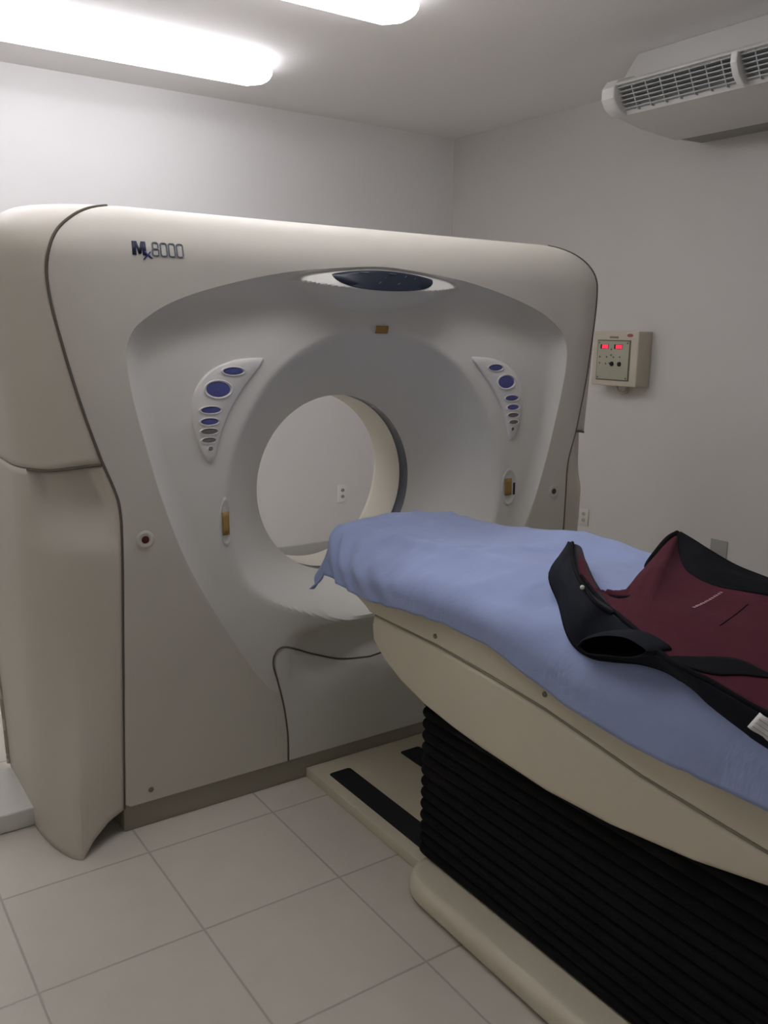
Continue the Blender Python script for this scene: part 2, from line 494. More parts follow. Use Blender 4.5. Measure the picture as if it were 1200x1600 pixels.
# top panel and rear housing
bm = bmesh.new()
ins = RT; um = interp(UMAX, ZT)-ins*.9; rc = .27; ua = um-rc
half = [(.0, Y0+ins), (ua, Y0+ins)] + [(ua+rc*math.sin(k/14*pi/2), Y0+ins+rc-rc*math.cos(k/14*pi/2)) for k in range(1, 15)] + [(um, YBACK-RT)]
loop = [(GX+u, y, ZT-.001) for u, y in half] + [(GX-u, y, ZT-.001) for u, y in reversed(half[1:])]
vs = [bm.verts.new(p) for p in loop]; bm.faces.new(vs)
rows = []
for k2 in range(0, 9):
    th = k2/8*pi/2
    rows.append([(GX+um*(-1+2*k/20), YBACK-RT+RT*math.sin(th), ZT-.001-RT+RT*math.cos(th)) for k in range(21)])
grid(bm, rows); fix(bm); tp = obj('top_panel', bm, 'shell', gan)
if max(tp.data.polygons, key=lambda q: q.area).normal.z < 0: tp.data.flip_normals()
def seqr(ph):
    c, s = abs(math.cos(ph)), math.sin(ph)
    ro = 9
    for lim, comp in ((1.20, c), (.84 if s > 0 else .95, abs(s))):
        if comp > 1e-6: ro = min(ro, lim/comp)
    return [.50 + (ro-.50)*k/12 for k in range(13)]
bm, vr = polar(lambda u, z: YBACK+.02 - .03*sm((math.hypot(u, z-BZ)-.5)/.7), seqr); fix(bm)
rc_ = obj('rear_cover', bm, 'shell', gan)
boxo('base_frame', (GX-.985, 2.700, 0), (GX+.985, YBACK-.06, .115), 'skirt', gan, .004)
# rounded foot plate that shows behind the left corner
def stadium(x0, x1, y0, y1, rad, n=10):
    P = []
    for cx, cy, a0 in ((x1-rad, y0+rad, -90), (x1-rad, y1-rad, 0), (x0+rad, y1-rad, 90), (x0+rad, y0+rad, 180)):
        for k in range(n+1):
            a = math.radians(a0+90*k/n); P.append((cx+rad*math.cos(a), cy+rad*math.sin(a)))
    return P
extrude_poly('foot_plate', stadium(.12, 1.2, 2.905, 3.24, .165), 2, 0, .068, 'front', gan, .008)
extrude_poly('foot_plate', stadium(2*GX-1.2, 2*GX-.12, 2.905, 3.24, .165), 2, 0, .068, 'front', gan, .008)
# dark tubes standing for the shade in the front cover seams
pts = []
for sg in (-1, 1):
    P = cr([(u+.0015, z) for z, u in SEAM], 6)
    P = [(u, z) for z, u in SEAM if z < ZT-.004]
    pl = [(GX+sg*(u+.0015), Yfront(u-.004, z)+.002, z) for u, z in P]
    tubeo('seam_shade', pl, .0040, 'gap', gan)
    # lower edge line of the upper side cover
    e = []
    th0 = math.asin(.05/.27)
    for k in range(30):
        th = lerp(th0+.05, math.radians(66), k/29); u = .95 + .27*math.sin(th); y = Y0+.27*(1-math.cos(th))
        s_ = .6*(th-th0)/(pi/2-th0)
        e.append((GX+sg*(u-.002), y+.002, 1.262-.02*sm(s_*3)-.004))
    tubeo('seam_shade', e, .005, 'gap', gan)
# lower access cover outline under the bore
half = [(-.368, .095), (-.373, .20), (-.392, .32), (-.418, .42), (-.438, .485), (-.438, .525), (-.418, .552), (-.385, .552), (-.33, .525), (-.245, .480), (-.13, .440), (0, .425)]
P = cr(half, 8); Pm = [Vector((-p.x, p.y)) for p in reversed(P)][1:]
P = P + Pm
# the panel: conforming patch a few millimetres proud of the cover
bm = bmesh.new(); rows = []
tops = [p for p in P if True]
left = [p for p in P if p.x < 0]
def topz(u):
    a = -abs(u); best = None
    seg = cr(half, 8)[5*8:]
    for p, q in zip(seg, seg[1:]):
        if min(p.x, q.x) <= a <= max(p.x, q.x): best = lerp(p.y, q.y, (a-p.x)/(q.x-p.x+1e-9))
    return best if best is not None else .5
W = [(.095, .366), (.20, .371), (.32, .390), (.42, .416), (.485, .434), (.525, .434), (.552, .40)]
for i in range(31):
    v = i/30; row = []
    for k in range(61):
        s = -1+2*k/60
        u = s*.405; zt = topz(u)-.003
        z = lerp(.097, zt, v)
        u = s*(interp(W, z)-.002)*(1 if abs(s) < .98 else 1)
        row.append(conf(u, z, .003))
    rows.append(row)
grid(bm, rows); fix(bm); ac = obj('access_cover', bm, 'front', gan)
if ac.data.polygons[900].normal.y > 0: ac.data.flip_normals()
tubeo('seam_shade', [conf(p.x, p.y, .0015) for p in P], .0032, 'gap', gan, n=6)

# keypads left and right of the bore
def px_uz(x, y):          # keypad drawing units to gantry face coordinates
    return (-.622 + (x-336)*.00225, 1.474 - (y-607)*.00204)
KEY = [(411, 558), (374, 560), (354, 565), (336, 572), (321, 582), (310, 594), (302, 607), (297, 621), (295, 645), (296, 662), (298, 675), (304, 699), (310, 712), (316, 722), (324, 723),
       (329, 709), (334, 690), (340, 671), (347, 655), (355, 639), (364, 624), (374, 609), (383, 598), (392, 587), (413, 562)]
BUT = [(361, 579, 17, 6.5, 'blue'), (336, 607, 20, 13.5, 'blue'), (323, 639, 16, 5.8, 'blue'), (320, 657, 14.5, 5.6, 'blue'), (319, 672.5, 13.5, 5, 'greyb'), (318, 686.5, 11.5, 4.5, 'greyb'), (320, 700, 4, 4, 'greyb')]
for sg in (-1, 1):
    kp = [px_uz(*p) for p in KEY]; kp = [(-sg*-1*(-1)*u if False else u, z) for u, z in kp]
    kp = [((u if sg < 0 else -u), z) for u, z in kp]
    oc = resample(cr(kp[:15], 4), 46); ic = resample(cr([kp[24]] + kp[23:13:-1], 4), 46)
    bm = bmesh.new(); rows = []
    for i, (p, q) in enumerate(zip(oc, ic)):
        wd_ = (p-q).length; e_ = min(.35, .006/max(.004, wd_)); hh = min(1, i/3, (45-i)/3)
        if wd_ < .0005: q = p + Vector((.0004, 0))
        rows.append([conf(*p.lerp(q, t), h*hh + .0005) for t, h in ((0, -.002), (e_*.15, .005), (e_, .009), (.4, .0095), (.5, .0095), (.6, .0095), (1-e_, .009), (1-e_*.15, .005), (1, -.002))])
    grid(bm, rows); fix(bm)
    k_ = obj('control_keypad', bm, 'panel', gan, ang=1.2)
    s = sum(p.normal.y for p in k_.data.polygons)
    if s > 0: k_.data.flip_normals()
    for bx, by, ra, rb, mt in BUT:
        u, z = px_uz(bx, by)
        if sg > 0: u = -u
        ru, rz = ra*.00220, rb*.00196
        kk = 28
        y = Yfront(u, z)-.0095
        def P3(fr, dy, a): 
            uu = u+ru*fr*math.cos(a); zz = z+rz*fr*math.sin(a)
            return (GX+uu, Yfront(uu, zz)-.0095+dy, zz)
        rim = bmesh.new()
        grid(rim, [[P3(fr, dy, 2*pi*q/kk) for q in range(kk)] for fr, dy in ((1.22, .002), (1.14, -.0035), (1.04, -.0035), (1.0, .0015))], True)
        fix(rim); obj('button_rim', rim, 'panel', k_, ang=1.5)
        bb_ = bmesh.new()
        grid(bb_, [[P3(fr, dy, 2*pi*q/kk) for q in range(kk)] for fr, dy in ((1.03, .001), (.9, -.0008), (.6, -.0018), (.3, -.0022), (.02, -.0024))], True)
        fix(bb_); obj('button', bb_, mt, k_, ang=1.5)
# display in the pod
def lens_pts(cu, cz, a, b, n=48, flat=.35):
    out = []
    for k in range(n):
        t = 2*pi*k/n; s_ = math.sin(t); out.append((cu+a*math.cos(t)*(1 if s_ <= 0 else 1), cz + (b*s_ if s_ < 0 else b*flat*s_)))
    return out
sc = lens_pts(.0, 1.868, .215, .064, 56, .10)
bm = bmesh.new(); rows = []
for kx in (1.0, .97, .7, .4, .02):
    rows.append([conf(lerp(0, u, kx), lerp(1.85, z, kx) - .016*(u/.215)**2*kx, .004 if kx < .99 else -.001) for u, z in sc])
grid(bm, rows, True); fix(bm); dsp = obj('display_panel', bm, 'screen', gan, ang=1.5)
def strip(name, pts, mt, parent, rad=.0012, n=5):
    return tubeo(name, pts, rad, mt, parent, n=n)
for u0, u1, z in ((-.105, -.065, 1.864), (.02, .05, 1.864)):
    strip('printed_mark', [conf(lerp(u0, u1, t/4), z, .005) for t in range(5)], 'mark', dsp, .0018)
for u0, z0, du, dz in ((-.035, 1.828, .012, .006), (.045, 1.828, .012, .006), (.085, 1.855, .009, .005), (.125, 1.850, .007, .004)):
    strip('printed_mark', [conf(u0+du*t/3, z0+dz*t/3, .005) for t in range(4)], 'mark', dsp, .0013)
# positioning laser windows
def window(u0, z0, wu, wz, name='laser_window', recess=True, axis=0, nrm_off=.003):
    bm = bmesh.new()
    rows = [[conf(u0+wu*(i/4-.5), z0+wz*(j/4-.5), nrm_off) for i in range(5)] for j in range(5)]
    grid(bm, rows); fix(bm)
    o = obj(name, bm, 'amber', gan)
    s = o.modifiers.new('thick', 'SOLIDIFY'); s.thickness = .003
    return o
def oval(u0, z0, a, b, mt, parent, off=.001, h=.003, name='window_recess'):
    n = 28; bm = bmesh.new()
    rows = [[conf(u0+a*fr*math.cos(2*pi*k/n), z0+b*fr*math.sin(2*pi*k/n), off+dy) for k in range(n)] for fr, dy in ((1.0, 0), (.93, h), (.84, h), (.78, 0), (.5, 0.0), (.02, 0.0))]
    grid(bm, rows, True); fix(bm); return obj(name, bm, mt, parent, ang=1.5)
wtop = window(.035, 1.672, .052, .026, nrm_off=.003)
oval(.035, 1.672, .05, .024, 'front', wtop, .0005, .0015)
for sg in (-1, 1):
    wv = window(sg*.610 if sg < 0 else .648, 1.030 if sg < 0 else 1.045, .024 if sg < 0 else .034, .078 if sg < 0 else .070)
    cu_ = -.608 if sg < 0 else .656
    oval(cu_, 1.035 if sg < 0 else 1.045, .024 if sg < 0 else .042, .085 if sg < 0 else .078, 'front', wv, .0005, .002)
bm = bmesh.new(); grid(bm, [[conf(.676+.011*i/2, 1.01+.05*j/3, .003) for i in range(3)] for j in range(4)]); fix(bm)
obj('sensor_slot', bm, 'black', gan)
# screw caps on the lower body
def ringp(u, z, R_, off=.001): return [conf(u+R_*math.cos(2*pi*k/28), z+R_*math.sin(2*pi*k/28), off) for k in range(28)]
for sg, z in ((-1, 1.013), (1, 1.008)):
    bm = bmesh.new()
    rows = []
    for rr, h in ((.030, 0), (.026, .003), (.019, .003), (.014, .001), (.010, .001)):
        rows.append(ringp(sg*.893, z, rr, h+.0005))
    grid(bm, rows, True); fix(bm); pp = obj('lock_ring', bm, 'outer', gan, ang=1.5)
    bm = bmesh.new()
    grid(bm, [ringp(sg*.893, z, rr, h) for rr, h in ((.0125, .001), (.011, .004), (.001, .005))], True); fix(bm)
    obj('lock_core', bm, 'red', pp)
for sg in (-1, 1):
    bm = bmesh.new(); grid(bm, [ringp(sg*.893, .135, rr, h) for rr, h in ((.0095, .0005), (.0085, .003), (.004, .003), (.001, .001))], True); fix(bm)
    obj('screw_head', bm, 'screw', gan)
# lettering  "Mx8000"
def glyph(poly, mt, name, depth=.0012):
    """flat filled polygon laid on the cover"""
    bm = bmesh.new()
    n = len(poly)
    vs = [bm.verts.new(conf(u, z, .0016)) for u, z in poly]
    fce = bm.faces.new(vs); bmesh.ops.triangulate(bm, faces=[fce]); fix(bm)
    o = obj(name, bm, mt, gan)
    s = o.modifiers.new('thick', 'SOLIDIFY'); s.thickness = depth; s.offset = 0
    return o
lu, lz, lh = -.897, 1.876, .040      # left, bottom, height
def Lz(u): return lz + (u-lu)*.0
def G(pts, mt, name): return glyph([(lu+x, lz+y) for x, y in pts], mt, name)
G([(0, 0), (.012, 0), (.013, .040), (.001, .040)], 'navy', 'letter_m')
G([(.009, .040), (.015, .040), (.027, .004), (.018, .004)], 'navy', 'letter_m')
G([(.018, .004), (.027, .004), (.034, .040), (.028, .040)], 'navy', 'letter_m')
G([(.031, 0), (.043, 0), (.042, .040), (.030, .040)], 'navy', 'letter_m')
G([(.034, .012), (.040, .012), (.062, -.008), (.054, -.008)], 'blueink', 'letter_x')
G([(.030, -.012), (.035, -.012), (.058, .012), (.053, .012)], 'blueink', 'letter_x')
def rr_loop(x0, x1, y0, y1, rad):
    P = []
    for cx, cy, a0 in ((x1-rad, y0+rad, -90), (x1-rad, y1-rad, 0), (x0+rad, y1-rad, 90), (x0+rad, y0+rad, 180)):
        for k in range(4):
            a = math.radians(a0+90*k/3); P.append((cx+rad*math.cos(a), cy+rad*math.sin(a)))
    return P
def stroke(pts, name, rad=.0026, closed=True):
    bm = bmesh.new(); tube(bm, [conf(lu+x, lz+y, .0008) for x, y in pts], rad, 6, closed, 1)
    bmesh.ops.remove_doubles(bm, verts=bm.verts, dist=1e-6); fix(bm)
    return obj(name, bm, 'inkgrey', gan)
for k in range(4):
    x0 = .062 + k*.0255; x1 = x0+.019
    if k == 0:
        stroke(rr_loop(x0+.001, x1-.001, .021, .039, .005), 'digit_eight'); stroke(rr_loop(x0, x1, .001, .021, .005), 'digit_eight')
    else:
        stroke(rr_loop(x0, x1, .001, .039, .006), 'digit_zero')

# ------------------------------------------------------------------ patient table
TX0, TX1 = 1.463, 2.123
TC = (TX0+TX1)/2
tb = empty('patient_table', (TC, 1.1, 0), 'cream patient table with black bellows skirt running up to the scanner bore', 'patient table')
# floor plinth
P = []
def arc(cx, cy, rad, a0, a1, n=8): return [(cx+rad*math.cos(math.radians(lerp(a0, a1, k/n))), cy+rad*math.sin(math.radians(lerp(a0, a1, k/n)))) for k in range(n+1)]
P = arc(1.52, 1.84, .115, 180, 95) + arc(2.07, 1.84, .115, 85, 0) + [(2.185, -.2), (1.41, -.2), (1.393, .8)]
extrude_poly('base_plinth', P, 2, 0, .078, 'beige', tb, .03, 4)
# floor plate with rubber tread strips
fp = extrude_poly('floor_plate', [(1.516, 1.90), (1.516, 2.698), (2.09, 2.698), (2.09, 1.90)], 2, 0, .040, 'beige', tb, .004)
for x0, x1 in ((1.560, 1.652), (1.885, 1.978)):
    extrude_poly('rubber_strip', stadium(x0, x1, 1.92, 2.605, .012, 4), 2, .040, .0435, 'black', fp, .001, 1)
# bellows
bm = bmesh.new(); rows = []
npl = 15; zb, ztp = .078, .64
for i in range(npl*8+1):
    v = i/(npl*8); z = zb+(ztp-zb)*v
    ph = (v*npl) % 1
    o = .013*abs(math.sin(pi*ph))**.6 - .004
    wob = .004*noise.noise(Vector((0, 0, z*9)))
    x0, x1, y0, y1 = 1.512-o+wob, 2.075+o, -.15, 1.975+o+wob
    ring = stadium(x0, x1, y0, y1, .03, 5)
    rows.append([(x, y, z) for x, y in ring])
grid(bm, rows, True); fix(bm); obj('bellows', bm, 'bellow', tb, ang=1.5)
# lower hull: side outline in (y, z), extruded over the width with rounded edges
hull = [(2.178, .800), (2.188, .768), (2.180, .719), (2.118, .672), (2.028, .632), (1.914, .602), (1.78, .583), (1.654, .572), (1.412, .562), (1.207, .573), (.986, .603), (.817, .640), (.6, .66), (-.15, .66), (-.15, .690), (.6, .702), (.831, .708), (1.13, .729), (1.427, .771), (1.65, .788), (1.862, .799)]
def hullpart(name, outline, xa, xb, bulge, m, bev):
    n = len(outline); bm = bmesh.new(); rows = []
    cy = sum(p[0] for p in outline)/n
    steps = [(xa, 1.0), (xa-bulge*.0, 1.0)]
    vv = []
    K = 8
    xs = []
    for k in range(K+1):
        th = k/K*pi/2; xs.append((xa + bev*(1-math.sin(th)), bev*(1-math.cos(th))))
    prof = [(x, d) for x, d in reversed(xs)]      # from the face (x = xa, d = bev...) inwards
    P = [Vector(p) for p in outline]
    area = sum(P[i].x*P[(i+1) % n].y - P[(i+1) % n].x*P[i].y for i in range(n))
    sgn = 1 if area > 0 else -1
    def off(dist):
        out = []
        for i in range(n):
            a, b, c = P[i-1], P[i], P[(i+1) % n]
            t1 = (b-a).normalized(); t2 = (c-b).normalized(); t = (t1+t2).normalized()
            nn = Vector((-t.y, t.x))*sgn
            out.append(b + nn*dist)
        return out
    for k in range(K+1):
        th = (K-k)/K*pi/2
        # x = xa at th = 90deg (inset by bev), x = xa+bev at th = 0 (no inset)
        o = off(bev*(1-math.cos(th)))
        rows.append([(xa+bev*(1-math.sin(th)), p.x, p.y) for p in o])
    rows += [[(xb-(rw[0][0]-xa), p[1], p[2]) for p in rw] for rw in reversed(rows)]
    vr = grid(bm, rows, True)
    bm.faces.new(vr[0]); bm.faces.new(vr[-1][::-1]); fix(bm)
    return obj(name, bm, m, tb, ang=.7)
hullpart('table_hull', hull, TX0-.001, TX1+.001, 0, 'beige', .016)
rail = [(2.20, .803), (2.222, .815), (2.285, .838), (2.295, .852), (2.10, .893), (-.15, .893), (-.15, .694), (.6, .706), (.831, .712), (1.13, .733), (1.427, .775), (1.65, .792), (1.862, .803)]
hullpart('table_rail', rail, TX0, TX1, 0, 'beige', .008)
tubeo('rail_seam', [(TX0+.004, y, z) for y, z in ((2.17, .803), (1.862, .801), (1.65, .790), (1.427, .773), (1.13, .731), (.831, .710), (.4, .70))], .0035, 'seamb', tb)
boxo('cradle', (1.575, -.12, .925), (2.02, 2.49, .965), 'beige', tb, .015)
for y, z in ((1.862, .828), (1.427, .812)):
    bm = bmesh.new(); n = 18
    grid(bm, [[(TX0+dx, y+rr*math.cos(2*pi*k/n), z+rr*math.sin(2*pi*k/n)) for k in range(n)] for rr, dx in ((.0075, .0), (.0068, -.003), (.003, -.003), (.0005, -.001))], True); fix(bm)
    obj('screw_head', bm, 'screw', tb)

# ------------------------------------------------------------------ bed sheet
HEM = [(-.15, .80), (.6, .815), (.82, .815), (.98, .803), (1.14, .807), (1.33, .825), (1.43, .852), (1.62, .880), (1.81, .884), (1.99, .872), (2.26, .848), (2.55, .835)]
def sheet_pt(s, q):
    """s across in [-1,1] (near to far), q along: q<=0 runs along the bed, q in (0,.17] hangs over the front end"""
    y = min(q, 0) + 2.535
    tip = sm((y-1.7)/.85)
    ed = lerp(lerp(1.500, 1.482, sm((y-1.35)/.25)), 1.556, tip); hemx = lerp(1.437, 1.503, sm((y-2.22)/.33))
    far_e = 2.05; far_h = 2.145
    zmid = 1.032 - .010*tip; ze = .990 + .006*tip
    zf = 1.0 + .050*math.exp(-((y-1.80)/.33)**2)
    hem = interp(HEM, y)
    a = abs(s)
    if s < 0:
        if a < .62:
            t = a/.62; x = lerp(1.80, ed, t); z = lerp(zmid, ze, t**2.6)
        else:
            t = (a-.62)/.38
            x = lerp(ed, hemx, math.sin(min(1, t*1.5)*pi/2)**.8); z = lerp(ze, hem, t**1.15)
    else:
        if a < .62:
            t = a/.62; x = lerp(1.80, far_e, t); z = lerp(zmid, zf, t**2)
        else:
            t = (a-.62)/.38; x = lerp(far_e, far_h, math.sin(t*pi/2)); z = lerp(zf, hem, t)
    side = max(0, (a-.5)/.5)
    # wrinkles: long pulls on the top, diagonal folds near the front corner, scallops on the hanging side
    nz = noise.noise(Vector((x*5.0, y*1.8+x*2, 3.1)))*.011 + noise.noise(Vector((x*11+y*5, y*5-x*8, 9.1)))*.006
    z += nz*(1-side*.3)
    rg = 1-abs(noise.noise(Vector((x*2.2-y*1.1, y*2.6+x*1.5, 5.5))))*3.2; z += .009*max(0, rg)**2*(1-.5*side)
    rg = 1-abs(noise.noise(Vector((x*4.5+y*2.5, y*3.5-x*2.0, 21.5))))*4.0; z += .006*max(0, rg)**2
    fold = math.sin(y*50 + a*19*(1 if s < 0 else -1) + 2*1.6*noise.noise(Vector((y*3, a*2, 0))))
    amp = .0115*sm((y-1.95)/.35)*sm((a-.52)/.25)*(.55+.9*abs(noise.noise(Vector((y*2.7, 4, 1)))))*(1 if s < 0 else .5)
    x -= (amp*fold)*(1 if s < 0 else -1)
    z += amp*.45*fold
    wav = noise.noise(Vector((y*4.2, a*1.5, 17)))
    x += (-1 if s < 0 else 1)*.020*side*wav
    # ridge that runs along the bed
    z += .013*math.exp(-((x-(1.60+.10*sm((2.3-y)/1.0)))/.028)**2)*sm((y-1.0)/.4)*sm((2.50-y)/.2)
    p = Vector((x, y, z))
    if q > 0:
        down = q; k = q/.17
        p.y += .075*k + .03*k*side + .008*math.sin(s*17)*k
        drop = down
        if a > .62:
            # the corner point hangs lower
            t = (a-.62)/.38
            drop = .17*k**.6*(1-.60*t*t); p.y -= .030*k*t
            p.x += (-.012 if s < 0 else .012)*k
        p.z -= drop - .012*(1-math.cos(min(1, k*2)*pi/2))*0
        # round the edge
        p.z += .010*(1-k)*min(1, k*6)*0
    return p
qs = [-2.68 + 2.68*(k/210) for k in range(210)] + [.17*k/22 for k in range(23)]
ss = [-1+2*k/110 for k in range(111)]
bm = bmesh.new(); grid(bm, [[sheet_pt(s, q) for s in ss] for q in qs]); fix(bm)
sh = obj('bed_sheet', bm, 'sheet', None, ang=3)
if sh.data.polygons[len(sh.data.polygons)//4].normal.z < 0: sh.data.flip_normals()
mo = sh.modifiers.new('thick', 'SOLIDIFY'); mo.thickness = .003; mo.offset = 1
tag(sh, 'wrinkled light blue sheet draped over the patient table', 'bed sheet')

# ------------------------------------------------------------------ lead apron on the bed
ap = empty('lead_apron', (1.70, 1.1, 1.05), 'maroon protective apron with black trim lying on the blue sheet', 'apron')
NECK = [(1.760, 1.612, 1.098), (1.701, 1.541, 1.088), (1.622, 1.438, 1.074), (1.573, 1.368, 1.065), (1.573, 1.335, 1.060), (1.600, 1.313, 1.060), (1.677, 1.330, 1.060), (1.749, 1.367, 1.062), (1.821, 1.438, 1.080), (1.888, 1.457, 1.110), (1.943, 1.471, 1.130), (1.987, 1.475, 1.140)]
FARE = [(1.999, 1.477, 1.140), (1.985, 1.421, 1.130), (1.960, 1.352, 1.120), (1.955, 1.271, 1.100), (1.950, 1.179, 1.090), (1.915, .997, 1.080), (1.90, .75, 1.07), (1.90, .55, 1.07)]
FARI = [(1.972, 1.473, 1.135), (1.936, 1.428, 1.110), (1.877, 1.361, 1.090), (1.845, 1.283, 1.080), (1.847, 1.230, 1.075), (1.865, 1.181, 1.075), (1.885, 1.10, 1.075), (1.869, .970, 1.070), (1.87, .75, 1.065), (1.87, .55, 1.065)]
MARL = [(1.745, 1.612, 1.090), (1.600, 1.46, 1.080), (1.522, 1.322, 1.065), (1.504, 1.258, 1.055), (1.468, 1.164, 1.045), (1.437, 1.088, 1.035), (1.421, 1.028, 1.028), (1.425, .960, 1.020), (1.423, .899, 1.010), (1.426, .834, 1.000), (1.42, .688, 1.000), (1.42, .55, 1.0)]
NEARE = [(1.770, 1.657, 1.100), (1.611, 1.576, 1.060), (1.539, 1.467, 1.015), (1.478, 1.383, .985), (1.458, 1.333, .965), (1.450, 1.275, .960), (1.444, 1.208, .975), (1.452, 1.138, .990), (1.470, 1.085, .985), (1.478, 1.028, .965), (1.470, .975, .945), (1.455, .894, .930), (1.450, .850, .920), (1.434, .709, .910), (1.43, .55, .91)]
A = cr(MARL, 8)
B = cr(NECK + FARI[1:], 8)
A_ = resample(A, 240)
fr = [0, .07, .13, .18, .22, .25, .29, .32, .35, .38, .41, .44] + [.48, .53, .58, .62, .66, .71, .78, .89, 1.0]
fr = fr[:len(NECK)+len(FARI)-1]; fr[-1] = 1.0
bm = bmesh.new(); rows = []
nB = len(B)
for i, b in enumerate(B):
    t = i/8; i0 = min(int(t), len(fr)-2); ft = lerp(fr[i0], fr[i0+1], t-i0)
    a = A_[min(239, int(round(ft*239)))]
    row = []
    for k in range(29):
        v = k/28; p = a.lerp(b, v)
        p.z += math.sin(pi*v)*(.004 + .008*noise.noise(Vector((p.x*6, p.y*6, 2))))
        row.append(p)
    rows.append(row)
grid(bm, rows); fix(bm)
bvh = None
mar = obj('front_panel', bm, 'apr', ap, ang=3)
if sum(p.normal.z for p in mar.data.polygons) < 0: mar.data.flip_normals()
bvh = BVHTree.FromPolygons([v.co.copy() for v in mar.data.vertices], [tuple(p.vertices) for p in mar.data.polygons])
mo = mar.modifiers.new('thick', 'SOLIDIFY'); mo.thickness = .008; mo.offset = -1
def drop(x, y, off=.002, dz=1.03):
    h = bvh.ray_cast(Vector((x, y, 2)), Vector((0, 0, -1)))
    return Vector((x, y, (h[0].z if h[0] else dz)+off))
def loft(name, A, B, n, m, bulge=Vector((0, 0, 0)), cols=14, th=.006):
    a = resample(A, n); b = resample(B, n); bm = bmesh.new()
    grid(bm, [[p.lerp(q, k/cols) + bulge*math.sin(pi*k/cols) + Vector((0, 0, .004*noise.noise(p*9+Vector((k*.3, 0, 0))))) for k in range(cols+1)] for p, q in zip(a, b)])
    fix(bm); o = obj(name, bm, m, ap, ang=3)
    if th:
        mo = o.modifiers.new('thick', 'SOLIDIFY'); mo.thickness = th; mo.offset = 0
    return o
loft('back_panel', cr(FARE, 8), cr([(a-.012, b, c-.004) for a, b, c in FARI], 8), 90, 'aprk', Vector((0, 0, .006)))
# shoulder flap and near side panel
inner = cr([(1.754, 1.643, 1.107), (1.672, 1.561, 1.100), (1.578, 1.458, 1.095), (1.512, 1.369, 1.087), (1.477, 1.301, 1.075), (1.482, 1.254, 1.060), (1.462, 1.164, 1.044), (1.437, 1.088, 1.034), (1.419, 1.028, 1.027), (1.421, .960, 1.017), (1.420, .899, 1.007), (1.423, .834, .997), (1.417, .688, .997), (1.417, .55, .997)], 8)
loft('side_panel', inner, cr(NEARE, 8), 120, 'aprn', Vector((-.012, 0, .006)))
# inner side of the collar standing up behind the flap
loft('collar_lining', cr([(1.770, 1.657, 1.102), (1.760, 1.612, 1.101), (1.701, 1.541, 1.091), (1.622, 1.438, 1.077), (1.567, 1.363, 1.069), (1.52, 1.30, 1.066)], 8), cr([(1.768, 1.655, 1.104), (1.70, 1.59, 1.085), (1.61, 1.478, 1.077), (1.535, 1.385, 1.072), (1.500, 1.311, 1.068), (1.495, 1.26, 1.060)], 8), 40, 'black', Vector((0, 0, -.004)), 6)
tubeo('binding', cr(MARL[1:], 6), .006, 'aprk', ap)
tubeo('binding', cr([(1.573, 1.368, 1.067), (1.571, 1.346, 1.063), (1.582, 1.321, 1.063), (1.608, 1.311, 1.063), (1.677, 1.330, 1.063), (1.749, 1.367, 1.065), (1.797, 1.408, 1.073), (1.821, 1.438, 1.083), (1.888, 1.459, 1.113), (1.943, 1.473, 1.133), (1.987, 1.477, 1.142)], 6), .0075, 'aprk', ap)
tubeo('binding', cr([(1.770, 1.655, 1.104), (1.672, 1.561, 1.101), (1.578, 1.458, 1.096), (1.512, 1.369, 1.088), (1.477, 1.301, 1.076), (1.482, 1.254, 1.061)], 6), .005, 'aprk', ap)
tubeo('binding', cr(NEARE, 6), .005, 'aprk', ap)
tubeo('binding', cr(FARE, 6), .005, 'aprk', ap)
# armhole: rolled rim with a near-black hollow painting the shade inside
ARM = [(1.428, 1.300, .981), (1.425, 1.278, 1.004), (1.423, 1.231, 1.028), (1.420, 1.171, 1.044), (1.418, 1.129, 1.042), (1.418, 1.107, 1.031), (1.418, 1.150, 1.006), (1.423, 1.219, .987), (1.426, 1.273, .974)]
rim = cr(ARM + [ARM[0]], 5)[:-1]
arm_c = sum(rim, Vector())/len(rim)
bm = bmesh.new(); grid(bm, [[p + Vector((dx, 0, 0)) + (p-arm_c)*k for p in rim] for dx, k in ((.045, .30), (.022, .20), (.006, .10), (-.001, .02), (.004, -.03), (.03, -.10))], True); fix(bm)
arm = obj('armhole_binding', bm, 'aprn', ap)
bm = bmesh.new(); grid(bm, [[arm_c.lerp(p, k) + Vector((dx, 0, 0)) for p in rim] for k, dx in ((.97, .004), (.8, .010), (.55, .014), (.3, .016), (.02, .016))], True); fix(bm)
obj('armhole_shade_patch', bm, 'void', arm)
bm = bmesh.new(); bmesh.ops.create_uvsphere(bm, u_segments=12, v_segments=8, radius=.0055, matrix=Matrix.Translation((1.492, 1.356, 1.095))); obj('snap_button', bm, 'plate', ap)
# black inset on the maroon panel
WED = [(1.425, 1.066), (1.480, 1.030), (1.536, .980), (1.546, .916), (1.552, .89), (1.550, .885), (1.540, .895), (1.490, .938), (1.450, .965), (1.428, 1.010)]
bm = bmesh.new(); top_ = resample(cr([Vector((*p, 0)) for p in WED[:6]], 6), 40); bot_ = resample(cr([Vector((*p, 0)) for p in [WED[0]] + WED[9:4:-1]], 6), 40)
grid(bm, [[drop(*(p.lerp(q, k/8)).xy, .003) for k in range(9)] for p, q in zip(top_, bot_)]); fix(bm)
wd = obj('side_inset', bm, 'aprk', ap)
mo = wd.modifiers.new('thick', 'SOLIDIFY'); mo.thickness = .002
